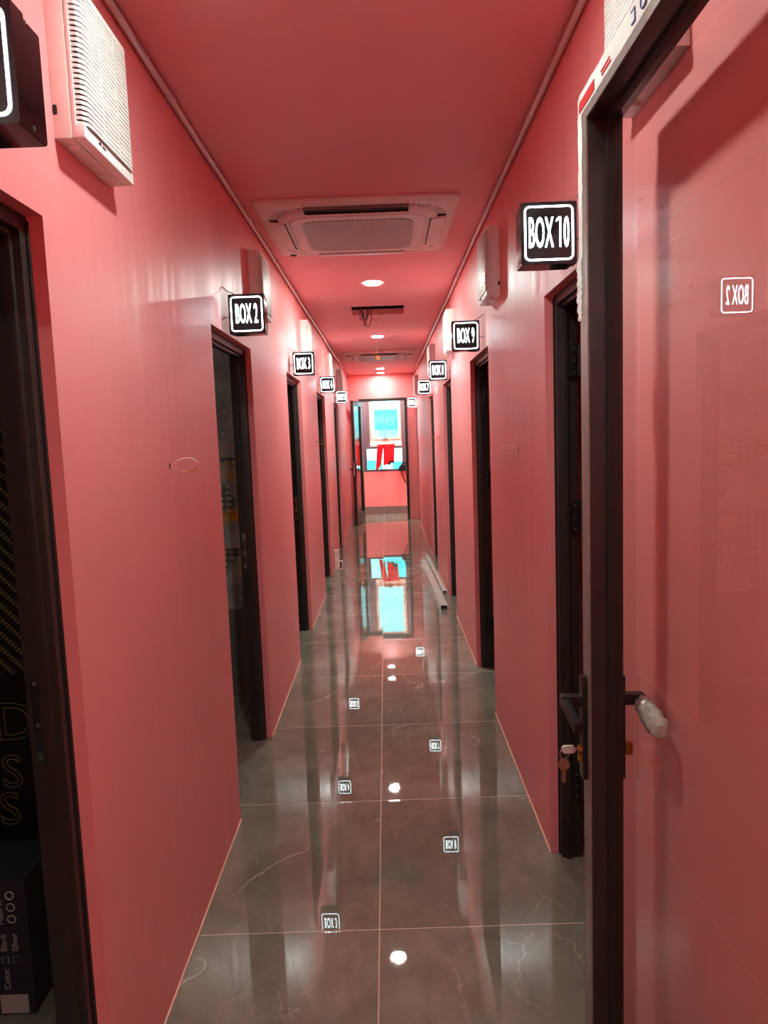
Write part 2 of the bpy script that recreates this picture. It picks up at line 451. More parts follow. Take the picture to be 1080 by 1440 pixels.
# thin caulk line along the foot of both walls
for nm, x0, x1, op in (('trim_left', XL, XL + 0.004, LEFT_OPEN), ('trim_right', XR - 0.004, XR, RIGHT_OPEN)):
    m = MB()
    for a, b in slabs(0.2, YF, op): m.box(x0, x1, a, b, 0, 0.005)
    structure(m.build(nm, M['caulk'], smooth=0))

# ------------------------------------------------------------------ room doorways: black aluminium frames
door_no = [0]
def doorway(side, a, b, leaf):
    door_no[0] += 1
    rt = sroot('door_%d' % door_no[0], ((XL if side < 0 else XR), a, 0))
    w = b - a; s = side
    def xb(m, d0, d1, y0, y1, z0, z1, bev=0.002):
        x0, x1 = sorted((s * d0, s * d1)); m.box(x0, x1, y0, y1, z0, z1, bev)
    m = MB()
    for y0, y1 in ((0.0, 0.032), (w - 0.032, w)):
        xb(m, 0.032, 0.101, y0, y1, 0, TOP)
    xb(m, 0.032, 0.101, 0.032, w - 0.032, TOP - 0.032, TOP)
    # rebate step on the room side
    for y0, y1 in ((0.032, 0.044), (w - 0.044, w - 0.032)):
        xb(m, 0.047, 0.066, y0, y1, 0, TOP - 0.032)
    xb(m, 0.047, 0.066, 0.044, w - 0.044, TOP - 0.044, TOP - 0.032)
    m.build('door_frame', M['black_alu'], rt)
    for y0, y1 in ((w - 0.010, w), (0, 0.010)):
        m = MB(); xb(m, 0.028, 0.034, y0, y1, 0, TOP - 0.01, 0); m.build('gasket', M['gasket'], rt, smooth=0)
    if not leaf:
        m = MB(); xb(m, 0.072, 0.090, w - 0.0345, w - 0.031, 0.90, 1.08, 0.001)
        sp = m.build('strike_plate', M['steel'] if door_no[0] != 3 else M['brass'], rt)
        for z0, z1 in ((0.925, 0.965), (0.995, 1.04)):
            m = MB(); xb(m, 0.076, 0.086, w - 0.0352, w - 0.0344, z0, z1, 0); m.build('latch_slot', M['gasket'], sp, smooth=0)
        for z in (0.911, 0.980, 1.068):
            m = MB(); m.cyl((s * 0.081, w - 0.0345, z), (s * 0.081, w - 0.036, z), 0.004, seg=10); m.build('screw', M['screw'], sp)
    else:
        # leaf swung into the room, hinged on the far jamb
        lf = MB(); y0, y1 = w - 0.082, w - 0.040
        X0, X1 = 0.122, 0.86
        xb(lf, X0, X0 + 0.055, y0, y1, 0.01, TOP - 0.05); xb(lf, X1 - 0.055, X1, y0, y1, 0.01, TOP - 0.05)
        xb(lf, X0 + 0.055, X1 - 0.055, y0, y1, 0.01, 0.12); xb(lf, X0 + 0.055, X1 - 0.055, y0, y1, TOP - 0.105, TOP - 0.05)
        lo = lf.build('door_leaf', M['black_alu'], rt)
        g = MB(); xb(g, X0 + 0.05, X1 - 0.05, y1 - 0.016, y1 - 0.010, 0.11, TOP - 0.10, 0)
        g.build('glass_pane', M['door_glass'], lo, smooth=0)
        for z in (0.28, 1.24, 1.765):
            hm = MB()
            xb(hm, 0.072, 0.104, w - 0.0475, w - 0.031, z - 0.055, z + 0.055, 0.001)
            xb(hm, 0.104, 0.124, w - 0.050, w - 0.042, z - 0.055, z + 0.055, 0.001)
            hm.cyl((s * 0.104, w - 0.052, z - 0.05), (s * 0.104, w - 0.052, z + 0.05), 0.0065, seg=12)
            ho = hm.build('hinge', M['black_matt'], rt)
            for dz in (-0.04, 0, 0.04):
                sm = MB(); sm.cyl((s * 0.086, w - 0.0474, z + dz), (s * 0.086, w - 0.0492, z + dz), 0.0035, seg=10); sm.build('screw', M['screw'], ho)
    return rt
for a, b in LEFT_OPEN: doorway(-1, a, b, False)
for a, b in RIGHT_OPEN: doorway(1, a, b, True)

# ------------------------------------------------------------------ entrance door, opened flat along the right wall
DX = 0.400                                  # its corridor face
DT, DY0, DY1, DZ1 = 0.068, 0.56, 1.463, 2.172
rt = sroot('door_%d' % 11)
m = MB()
m.box(DX + 0.001, DX + DT, DY1 - 0.046, DY1, 0.012, DZ1, 0.002)               # latch stile
m.box(DX + 0.001, DX + DT, DY0, DY0 + 0.050, 0.012, DZ1, 0.002)               # hinge stile
m.box(DX + 0.001, DX + DT, DY0 + 0.05, DY1 - 0.046, DZ1 - 0.054, DZ1, 0.002)  # top rail
m.box(DX + 0.001, DX + DT, DY0 + 0.05, DY1 - 0.046, 0.012, 0.10, 0.002)
frame = m.build('leaf_frame', M['black_alu'], rt)
# scuffed bare aluminium lipping on the corridor face
m = MB()
m.box(DX - 0.001, DX + 0.002, DY1 - 0.046, DY1 + 0.002, 0.012, DZ1)
m.box(DX - 0.001, DX + 0.002, DY0, DY1 - 0.046, DZ1 - 0.052, DZ1)
o = m.build('face_strip', M['bare_alu'], frame, smooth=0); o['label'] = 'scuffed grey metal face'
# glazing gasket
GX = DX + 0.047
m = MB()
m.box(GX - 0.012, GX, DY1 - 0.054, DY1 - 0.045, 0.10, DZ1 - 0.054); m.box(GX - 0.012, GX, DY0 + 0.05, DY0 + 0.058, 0.10, DZ1 - 0.054)
m.box(GX - 0.012, GX, DY0 + 0.05, DY1 - 0.046, DZ1 - 0.062, DZ1 - 0.053); m.box(GX - 0.012, GX, DY0 + 0.05, DY1 - 0.046, 0.099, 0.108)
m.build('gasket', M['gasket'], frame, smooth=0)
m = MB(); m.box(GX, GX + 0.005, DY0 + 0.045, DY1 - 0.041, 0.095, DZ1 - 0.049)
m.build('glass_pane', M['door_glass'], rt, smooth=0)
# peeling printed film on the top rail and the head of the stile
def ragged(m, pts_in, pts_out, x):
    A = [m.bm.verts.new((x, *p)) for p in pts_in]; B = [m.bm.verts.new((x - random.uniform(0.0006, 0.0022), *p)) for p in pts_out]
    for i in range(len(A) - 1): m.bm.faces.new((A[i], A[i + 1], B[i + 1], B[i]))
m = MB()
n = 60
ys = [DY1 - (DY1 - DY0 - 0.02) * i / n for i in range(n + 1)]
ragged(m, [(y, DZ1 - 0.034 - random.uniform(0, 0.0015)) for y in ys], [(y, DZ1 + 0.002 + random.uniform(0, 0.003)) for y in ys], DX - 0.0018)
zs = [DZ1 - 0.30 * i / 30 for i in range(31)]
ragged(m, [(DY1 - 0.019 + random.uniform(-0.003, 0.003), z) for z in zs], [(DY1 + 0.004, z) for z in zs], DX - 0.0018)
zs = [DZ1 - 0.30 - 0.12 * i / 24 for i in range(25)]
ragged(m, [(DY1 - 0.012 + random.uniform(-0.006, 0.006), z) for z in zs], [(DY1 + 0.010 + random.uniform(-0.006, 0.008), z) for z in zs], DX - 0.003)
film = m.build('protective_film', M['film'], frame, smooth=0); film['label'] = 'white printed protective film peeling off the frame'
for ya, yb, za, zb in ((0.105, 0.006, 0.029, 0.010), (0.200, 0.150, 0.027, 0.024), (0.195, 0.145, 0.020, 0.016)):
    m = MB(); m.box(DX - 0.0034, DX - 0.0026, DY1 - ya, DY1 - yb, DZ1 - za, DZ1 - zb); m.build('red_print', M['film_red'], film, smooth=0)
for k, y in enumerate((1.15, 1.11, 1.07, 1.03, 0.99)):
    m = MB()
    if k % 2: m.tube([(DX - 0.003, y + 0.013 * math.cos(t * PI / 6), DZ1 - 0.017 + 0.011 * math.sin(t * PI / 6)) for t in range(12)], 0.0016, 6, True)
    else: m.tube([(DX - 0.003, y + 0.012, DZ1 - 0.008), (DX - 0.003, y - 0.004, DZ1 - 0.008), (DX - 0.003, y - 0.004, DZ1 - 0.026), (DX - 0.003, y + 0.010, DZ1 - 0.026)], 0.0016, 6)
    m.build('blue_print', M['film_blue'], film)
# lever handles on long plates, both faces
HZ = 0.975
def handle(name, x, sgn):
    m = MB()
    px0, px1 = sorted((x, x + sgn * 0.010))
    m.box(px0, px1, DY1 - 0.029, DY1 - 0.002, 0.806, 1.027, 0.0015)
    o = m.build(name, M['black_matt'], rt)
    m = MB()
    n0, n1 = sorted((x + sgn * 0.008, x + sgn * 0.052))
    m.box(n0, n1, DY1 - 0.062, DY1 - 0.040, HZ - 0.011, HZ + 0.011, 0.002) if False else m.box(n0, n1, DY1 - 0.0265, DY1 - 0.0045, HZ - 0.011, HZ + 0.011, 0.0015)
    # lever towards the hinge, drooping a little
    L = 0.125; xc = x + sgn * 0.045
    mt = Matrix.Rotation(R(7), 4, 'X')
    m.box(xc - 0.008, xc + 0.008, DY1 - 0.0045 - L, DY1 - 0.0045, HZ - 0.018, HZ + 0.003, 0.002, mt)
    lv = m.build('lever', M['black_matt'], o)
    return o, lv, xc
hl, lv, xc = handle('door_handle', DX - 0.001, -1)
hr, lv2, xc2 = handle('door_handle', DX + DT, 1)
# plastic wrap still on the inner lever
m = MB()
prev = None; seg = 16
for i in range(15):
    t = i / 14; y = DY1 - 0.030 - 0.105 * t; zc = HZ - 0.006 - 0.0135 * t
    rr = 0.0195 + 0.004 * math.sin(t * PI) - (0.007 if i == 14 else 0)
    ringv = []
    for k in range(seg):
        a = 2 * PI * k / seg; q = rr * (1 + random.uniform(-0.13, 0.13))
        ringv.append(m.bm.verts.new((xc2 + q * math.cos(a) * 0.8, y, zc - 0.003 + q * math.sin(a) * 1.05 - (0.006 if 3 < i < 9 and math.sin(a) < -0.5 else 0))))
    if prev:
        for k in range(seg): m.bm.faces.new((prev[k], prev[(k + 1) % seg], ringv[(k + 1) % seg], ringv[k]))
    prev = ringv
m.bm.faces.new(prev)
o = m.build('plastic_wrap', M['clear_plastic'], hr, smooth=25); o['label'] = 'crinkled clear plastic sleeve on the lever'
# lock cylinder outside, brass thumb turn inside
KZ = 0.868
m = MB(); m.cyl((DX - 0.010, DY1 - 0.0155, KZ), (DX - 0.017, DY1 - 0.0155, KZ), 0.0085, seg=20); m.box(DX - 0.0175, DX - 0.010, DY1 - 0.021, DY1 - 0.010, KZ - 0.026, KZ - 0.006, 0.001)
m.build('lock_cylinder', M['brass'], hl)
m = MB(); m.cyl((DX + DT + 0.008, DY1 - 0.0155, KZ), (DX + DT + 0.016, DY1 - 0.0155, KZ), 0.006, seg=16); m.box(DX + DT + 0.013, DX + DT + 0.028, DY1 - 0.0215, DY1 - 0.0095, KZ - 0.015, KZ + 0.013, 0.003)
m.build('thumb_turn', M['brass'], hr)
# hinges on the pier behind the viewer's right hand
m = MB(); m.box(DX + 0.01, XR - 0.001, 0.40, 0.548, 0.0, H - 0.002)
structure(m.build('wall_near', M['pink'], smooth=0))
for z in (0.3, 1.1, 1.9):
    m = MB(); m.box(DX + 0.02, DX + 0.05, 0.546, 0.562, z - 0.05, z + 0.05, 0.001); m.cyl((DX + 0.016, 0.555, z - 0.05), (DX + 0.016, 0.555, z + 0.05), 0.006, seg=12)
    m.build('hinge', M['black_matt'], rt)

# keys: one in the lock with a clear head, one hanging from its ring
kt = thing('key', 'clear headed key in the glass door lock, metal key hanging from it', 'key', (DX - 0.017, DY1 - 0.0155, KZ))
m = MB(); m.box(-0.008, 0.001, -0.0012, 0.0012, -0.003, 0.003); m.build('key_blade', M['key_metal'], kt, smooth=0)
m = MB(); m.prism(rrect(0.028, 0.016, 0.006, 4, -0.021, 0.0), lambda u, v: (u, -0.003, v), lambda u, v: (u, 0.003, v)); m.build('key_head', M['clear_plastic'], kt)
m = MB(); m.tube([(-0.030 + 0.010 * math.cos(t * PI / 8), 0.0, -0.011 + 0.010 * math.sin(t * PI / 8)) for t in range(16)], 0.0011, 6, True); m.build('key_ring', M['steel'], kt)
sk = MB()
loop = [(0.012 * math.cos(t * PI / 10), -0.034 + 0.013 * math.sin(t * PI / 10)) for t in range(20)]
sk.prism(loop, lambda u, v: (u - 0.031, -0.001, v), lambda u, v: (u - 0.031, 0.001, v))
teeth = [(-0.004, -0.044), (0.004, -0.044), (0.004, -0.052), (0.0025, -0.055), (0.004, -0.058), (0.0025, -0.062), (0.004, -0.066), (0.0025, -0.070), (0.0, -0.076), (-0.004, -0.071)]
sk.prism(teeth, lambda u, v: (u - 0.031, -0.001, v), lambda u, v: (u - 0.031, 0.001, v))
o = sk.build('hanging_key', M['key_metal'], kt); o['label'] = 'all metal key hanging down'

# ------------------------------------------------------------------ end door, opened towards the viewer
rt = sroot('door_12')
m = MB()
m.box(FX0, FX0 + 0.045, YF - 0.012, YF + 0.08, 0, FTOP, 0.002); m.box(FX1 - 0.045, FX1, YF - 0.012, YF + 0.08, 0, FTOP, 0.002)
m.box(FX0 + 0.045, FX1 - 0.045, YF - 0.012, YF + 0.08, FTOP - 0.05, FTOP, 0.002)
m.build('door_frame', M['black_alu'], rt)
leaf = bpy.data.objects.new('door_leaf', None); COL.objects.link(leaf); leaf.parent = rt
leaf.location = (FX0 + 0.045, YF - 0.02, 0); leaf.rotation_euler = (0, 0, R(-9)); leaf.empty_display_size = 0.05
LW, LH = 0.73, 2.15
m = MB()
m.box(-0.05, 0, -0.085, -0.005, 0.01, LH, 0.002); m.box(-0.05, 0, -LW, -LW + 0.085, 0.01, LH, 0.002)
m.box(-0.05, 0, -LW + 0.085, -0.085, LH - 0.085, LH, 0.002); m.box(-0.05, 0, -LW + 0.085, -0.085, 0.01, 0.20, 0.002)
m.build('leaf_frame', M['black_alu'], leaf)
m = MB(); m.box(-0.028, -0.022, -LW + 0.08, -0.08, 0.19, LH - 0.08); m.build('glass_pane', M['door_glass'], leaf, smooth=0)
m = MB()
for sx in (0.0, -0.05):
    d = 1 if sx == 0.0 else -1
    x0, x1 = sorted((sx, sx + d * 0.009)); m.box(x0, x1, -LW + 0.028, -LW + 0.056, 0.84, 1.08, 0.001)
    x0, x1 = sorted((sx, sx + d * 0.055)); m.box(x0, x1, -LW + 0.032, -LW + 0.052, 0.97, 0.99, 0.001)
    x0, x1 = sorted((sx + d * 0.038, sx + d * 0.054)); m.box(x0, x1, -LW + 0.032, -LW + 0.155, 0.968, 0.990, 0.002)
m.build('door_handle', M['black_matt'], leaf)
m = MB(); m.box(-0.036, -0.014, -LW - 0.0015, -LW + 0.001, 0.86, 1.10); o = m.build('lock_plate', M['steel'], leaf, smooth=0); o['label'] = 'bright steel lock plate'

# ------------------------------------------------------------------ window beyond
rt = sroot('window_1', (0, YW, 0))
m = MB()
m.box(WX0, WX0 + 0.095, 0.005, 0.075, WZ0, WZ1, 0.002); m.box(WX1 - 0.155, WX1, 0.005, 0.075, WZ0, WZ1, 0.002)
m.box(WX0 + 0.095, WX1 - 0.155, 0.005, 0.075, WZ0, WZ0 + 0.042, 0.002); m.box(WX0 + 0.095, WX1 - 0.155, 0.005, 0.075, WZ1 - 0.05, WZ1, 0.002)
m.box(WX0 + 0.095, WX1 - 0.155, 0.005, 0.075, 1.285, 1.335, 0.002)
m.box(WX0 + 0.095, -0.305, 0.005, 0.075, 1.335, WZ1 - 0.05)
m.build('window_frame', M['mauve_alu'], rt)
sash = MB(); sx0, sx1, sz0, sz1 = -0.285, 0.315, 1.455, WZ1 - 0.05
sash.box(sx0 - 0.09, sx0, 0.02, 0.06, 1.335, sz1, 0.002) if False else None
sash.box(-0.305, -0.245, 0.02, 0.07, sz0, sz1, 0.003); sash.box(0.25, 0.315, 0.02, 0.07, sz0, sz1, 0.003)
sash.box(-0.245, 0.25, 0.02, 0.07, sz0, sz0 + 0.04, 0.003); sash.box(-0.245, 0.25, 0.02, 0.07, sz1 - 0.04, sz1, 0.003)
so = sash.build('sash_frame', M['cream_alu'], rt)
m = MB(); m.box(-0.25, 0.255, 0.043, 0.048, sz0 + 0.035, sz1 - 0.035); m.build('glass_pane', M['window_glass'], so, smooth=0)
m = MB(); m.box(-0.06, 0.05, 0.006, 0.02, sz0 + 0.004, sz0 + 0.018, 0.002); m.box(-0.012, 0.004, -0.01, 0.012, sz0 + 0.010, sz0 + 0.085, 0.002)
m.build('sash_handle', M['mauve_alu'], so)
m = MB(); m.box(-0.305, 0.315, 0.03, 0.065, 1.335, sz0)
m.build('infill_panel', M['paper'], rt, smooth=0)
m = MB(); m.box(WX0 + 0.09, WX1 - 0.15, 0.043, 0.048, WZ0 + 0.037, 1.29); m.build('lower_pane', M['window_glass'], rt, smooth=0)

# ------------------------------------------------------------------ outside the window
nb = thing('neighbour_building', 'white neighbouring house with a cyan metal sheet roof outside the far window', 'building', (0, 18.0, 0))
m = MB(); m.box(-5, 5, 0.3, 3.0, -3, 1.75); m.build('facade', M['white_render'], nb, smooth=0)
m = MB()
loop = []
for i in range(161):
    x = -0.26 + 5.3 * i / 160; loop.append((x, 0.012 * math.sin(i * 1.6)))
A = [m.bm.verts.new((u, v, 1.68)) for u, v in loop]; B = [m.bm.verts.new((u, v + 0.25, 2.18)) for u, v in loop]
for i in range(160): m.bm.faces.new((A[i], A[i + 1], B[i + 1], B[i]))
ro = m.build('sheet_roof', M['cyan_sheet'], nb)
md = ro.modifiers.new('thickness', 'SOLIDIFY'); md.thickness = 0.01
m = MB(); m.box(-0.75, -0.27, 0.25, 0.35, 1.6, 2.05); m.build('gable_panel', M['white_render'], nb, smooth=0)
for x0, x1, z0, z1 in ((-1.2, -0.12, 0.2, 0.92), (0.16, 0.9, 0.55, 0.86), (0.05, 0.9, 0.1, 0.46)):
    m = MB(); m.box(x0, x1, 0.22, 0.30, z0, z1); m.build('shutter', M['cyan_sheet'], nb, smooth=0)

# ------------------------------------------------------------------ red cloth over the transom, black bag beside it
def cloth(name, top, bottom, z_top, fold, ph, mat, parent):
    """draped panel: top and bottom are (x0, x1) spans, bottom edge given by function"""
    m = MB(); nu, nv = 22, 18; g = []
    for j in range(nv + 1):
        t = j / nv; row = []
        for i in range(nu + 1):
            u = i / nu
            x = (1 - t) * (top[0] + (top[1] - top[0]) * u) + t * (bottom[0] + (bottom[1] - bottom[0]) * u)
            zb = bottom[2] + (bottom[3] - bottom[2]) * u + 0.01 * math.sin(u * 9 + ph)
            z = z_top + (zb - z_top) * t
            y = -0.028 - fold * (0.35 + 0.65 * t) * (0.5 + 0.5 * math.sin(u * 11 + ph + 1.5 * t))
            row.append(m.bm.verts.new((x, y, z)))
        g.append(row)
    # the part folded back over the bar
    back = [m.bm.verts.new((v.co.x, 0.012, z_top + 0.004)) for v in g[0]]
    for i in range(nu): m.bm.faces.new((back[i], back[i + 1], g[0][i + 1], g[0][i]))
    for j in range(nv):
        for i in range(nu): m.bm.faces.new((g[j][i], g[j][i + 1], g[j + 1][i + 1], g[j + 1][i]))
    o = m.build(name, mat, parent, smooth=70)
    md = o.modifiers.new('thickness', 'SOLIDIFY'); md.thickness = 0.004
    return o
ct = thing('red_cloth', 'bright red garment draped over the bar of the far window', 'clothing', (0, YW - 0.005, 0))
cloth('hanging_fold', (-0.165, -0.04), (-0.21, -0.115, 0.865, 0.93), 1.362, 0.03, 0.4, M['red_cloth'], ct)
cloth('hanging_fold', (-0.045, 0.175), (-0.055, 0.155, 0.95, 1.06), 1.366, 0.035, 2.0, M['red_cloth'], ct)
o = cloth('dark_hem', (0.03, 0.158), (0.03, 0.15, 0.965, 1.015), 1.05, 0.03, 2.6, M['black_cloth'], ct); o['label'] = 'black hem of the garment'
bt = thing('hanging_bag', 'black pouch with a long strap hanging at the right of the far window', 'bag', (0.315, YW - 0.06, 0.84))
m = MB()
prof = [(-0.085, 0.0), (0.10, 0.0), (0.11, 0.09), (0.075, 0.17), (0.0, 0.175), (-0.03, 0.10), (-0.075, 0.085)]
m.prism(prof, lambda u, v: (u, -0.03, v), lambda u, v: (u, 0.05, v))
bmesh.ops.bevel(m.bm, geom=list(m.bm.edges), offset=0.012, segments=2, affect='EDGES')
m.build('pouch', M['black_cloth'], bt, smooth=60)
m = MB(); m.tube([(-0.03, -0.01, 0.01), (-0.015, -0.015, -0.07), (0.01, -0.02, -0.15), (0.04, -0.02, -0.215), (0.06, -0.01, -0.235)], 0.010, 8); m.build('strap', M['black_cloth'], bt)
m = MB(); m.sphere((0.03, -0.032, 0.125), 0.012); m.build('buckle', M['steel'], bt)

# ------------------------------------------------------------------ sign boxes
def sign(no, side, y, label, x=None):
    """lit box sign on a short bracket; origin at the middle of its front face"""
    W, D, HH = 0.146, 0.085, 0.158
    xc = (-0.543 if side < 0 else 0.446) if x is None else x
    t = thing('box_sign', label, 'sign', (xc, y, 2.049), 0, 'lit box number signs')
    m = MB()
    m.prism(rrect(W, HH, 0.004, 2), lambda u, v: (u, 0.0, v), lambda u, v: (u, D * 0.40, v))
    m.prism(rrect(W - 0.006, HH - 0.006, 0.004, 2), lambda u, v: (u, D * 0.40, v), lambda u, v: (u, D, v))
    m.build('housing', M['black_gloss'], t)
    m = MB()
    bl = rrect(W - 0.022, HH - 0.024, 0.012, 5)
    m.tube([(u, -0.001, v) for u, v in bl], 0.0024, 8, True)
    m.build('neon_border', M['neon'], t)
    long = no >= 10
    me = text_mesh('BOX %d' % no, 0.075, 0.0012, 1.0, 0.0006, 1.06)
    xs = [v.co.x for v in me.vertices]; zs = [v.co.z for v in me.vertices]
    kx = (0.105 if long else 0.089) / (max(xs) - min(xs)); kz = 0.078 / (max(zs) - min(zs))
    me.transform(Matrix.Diagonal((kx, 1, kz, 1))); me.materials.append(M['neon'])
    link('lettering', me, t, (0.0, -0.0016, 0.002), 0, 0)
    if long:                                            # the slanted flag of the figure 1
        m = MB(); m.prism([(0.0255, 0.0405), (0.0255, 0.0330), (0.0190, 0.0275), (0.0190, 0.0335)], lambda u, v: (u, -0.0028, v), lambda u, v: (u, -0.0004, v))
        m.build('lettering', M['neon'], t, smooth=0)
    m = MB()
    s = side; wx = (XL if s < 0 else XR) - xc
    x0, x1 = sorted((s * (W / 2 - 0.003), wx)); m.box(x0, x1, D * 0.80, D * 0.84, -0.004, 0.004)
    m.build('wall_bracket', M['steel'], t); m = MB()
    m.tube([(s * 0.045, D * 0.5, HH / 2 - 0.001), (s * 0.060, D * 0.5, HH / 2 + 0.012), (s * 0.081, D * 0.5, HH / 2 + 0.020), (wx, D * 0.5, HH / 2 + 0.040)], 0.0022, 6)
    m.build('power_lead', M['steel'], t)
    for zz in (-HH / 2 + 0.010, HH / 2 - 0.010):
        m = MB(); m.cyl((-s * (W / 2 - 0.0035), D * 0.40 + 0.006, zz), (-s * (W / 2 + 0.0005), D * 0.40 + 0.006, zz), 0.0028, seg=10); m.build('screw', M['screw'], t)
    return t
sign(1, -1, 1.000, 'black lit sign cut off by the left edge, nearest on the left wall')
sign(2, -1, 2.963, 'black lit sign reading BOX 2 on the left wall')
sign(3, -1, 4.982, 'black lit sign reading BOX 3 on the left wall')
sign(4, -1, 7.026, 'small lit sign reading BOX 4, between BOX 3 and BOX 5')
sign(5, -1, 9.298, 'smallest lit sign on the left wall, reading BOX 5')
sign(10, 1, 1.935, 'largest black lit sign reading BOX 10 on the right wall')
sign(9, 1, 3.873, 'black lit sign reading BOX 9 on the right wall')
sign(8, 1, 5.894, 'lit sign reading BOX 8 on the right wall')
sign(7, 1, 7.939, 'small lit sign reading BOX 7 on the right wall')
sign(6, 1, 11.64, 'tiny lit sign reading BOX 6 beside the far doorway')

# ------------------------------------------------------------------ wall ventilation fans
VW, VH, VD = 0.285, 0.312, 0.068
def make_vent():
    """louvred fan, back on the plane x = 0, facing +X, foot at z = 0, centred on y = 0"""
    t = thing('ventilation_fan', '', 'fan', (0, 0, 0), 0, 'wall ventilation fans')
    m = MB(); m.box(0, 0.036, -VW / 2, VW / 2, 0, VH, 0.003); hs = m.build('housing', M['white_plastic'], t)
    for sy in (-1, 1):
        m = MB(); m.prism(rrect(0.009, 0.020, 0.004, 4, 0.0055, 0.055), lambda u, v: (u, sy * (VW / 2 - 0.002), v), lambda u, v: (u, sy * (VW / 2 + 0.0006), v))
        m.build('side_slot', M['gasket'], hs, smooth=0)
    # front cover: solid rim with an open field of slats
    m = MB(); y0, y1, z0, z1 = -VW / 2 + 0.001, VW / 2 - 0.001, 0.001, VH - 0.001
    m.box(0.037, VD - 0.006, y0, y1, z0, z0 + 0.026, 0.003); m.box(0.037, VD - 0.006, y0, y1, z1 - 0.016, z1, 0.003)
    m.box(0.037, VD - 0.022, y0, y0 + 0.014, z0 + 0.02, z1 - 0.012, 0.003); m.box(0.037, VD - 0.022, y1 - 0.014, y1, z0 + 0.02, z1 - 0.012, 0.003)
    m.build('front_cover', M['white_plastic'], t)
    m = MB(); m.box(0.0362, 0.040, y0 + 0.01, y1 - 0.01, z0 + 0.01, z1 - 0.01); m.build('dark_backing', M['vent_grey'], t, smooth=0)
    # slats, each turned back at both ends
    m = MB(); n = 27; a0, a1 = z0 + 0.030, z1 - 0.020
    for i in range(n):
        z = a0 + (a1 - a0) * i / (n - 1)
        pts = [(VD - 0.026, y0 + 0.001), (VD - 0.010, y0 + 0.004), (VD - 0.002, y0 + 0.014), (VD, y0 + 0.03), (VD, y1 - 0.03), (VD - 0.002, y1 - 0.014), (VD - 0.010, y1 - 0.004), (VD - 0.026, y1 - 0.001)]
        inn = [(VD - 0.026, y0 + 0.007), (VD - 0.014, y0 + 0.010), (VD - 0.010, y0 + 0.018), (VD - 0.010, y0 + 0.03), (VD - 0.010, y1 - 0.03), (VD - 0.010, y1 - 0.018), (VD - 0.014, y1 - 0.010), (VD - 0.026, y1 - 0.007)]
        vs = []
        for (px, py), (qx, qy) in zip(pts, inn):
            vs.append([m.bm.verts.new(c) for c in ((px, py, z - 0.0042), (px, py, z + 0.0018), (qx, qy, z + 0.0052), (qx, qy, z - 0.0018))])
        for k in range(len(vs) - 1):
            for e in range(4): m.bm.faces.new((vs[k][e], vs[k][(e + 1) % 4], vs[k + 1][(e + 1) % 4], vs[k + 1][e]))
        m.bm.faces.new(vs[0][::-1]); m.bm.faces.new(vs[-1])
    for y in (-0.045, 0.045): m.box(VD - 0.009, VD + 0.0005, y - 0.0016, y + 0.0016, a0, a1)
    m.build('louvre', M['white_plastic'], t, smooth=30)
    for y in (-0.085, 0.06):
        m = MB(); m.box(0.010, 0.032, y - 0.013, y + 0.013, -0.005, 0.001, 0.001); m.build('clip', M['white_plastic'], t)
    # small dark script on the bottom rim
    m = MB(); b = VD - 0.0058
    m.tube([(b, -0.070 + 0.003 * i, 0.016 + (0.004 if i % 2 else -0.002)) for i in range(5)], 0.0012, 5)
    m.build('maker_script', M['black_gloss'], t); m = MB()
    m.tube([(b, -0.052 + 0.003 * i, 0.015 + (0.0035 if i % 2 else -0.0015)) for i in range(8)], 0.0010, 5)
    m.build('maker_script', M['black_gloss'], t)
    return t
vent = make_vent()
VZ = 2.160
vents = [(-1, 1.515, 'largest white louvred fan, high on the near left wall'),
         (-1, 3.634, 'white louvred fan right behind the BOX 2 sign'),
         (-1, 5.783, 'white louvred fan just above the BOX 3 sign'),
         (-1, 8.064, 'white louvred fan just above the BOX 4 sign'),
         (-1, 10.07, 'white louvred fan just above the BOX 5 sign, farthest on the left wall'),
         (1, 1.315, 'white louvred fan behind the top of the near glass door'),
         (1, 3.372, 'white louvred fan left of the BOX 10 sign on the right wall'),
         (1, 5.52, 'white louvred fan behind the left edge of the BOX 9 sign'),
         (1, 7.61, 'white louvred fan above the BOX 8 sign'),
         (1, 11.45, 'white louvred fan above the BOX 6 sign, farthest on the right wall')]
for i, (s, y, lab) in enumerate(vents):
    loc = ((XL if s < 0 else XR), y + VW / 2, VZ + (0.03 if i == 5 else 0)); rz = 0 if s < 0 else PI
    if i == 0: vent.location = loc; vent.rotation_euler = (0, 0, rz); vent['label'] = lab
    else: dup(vent, loc, rz, lab)

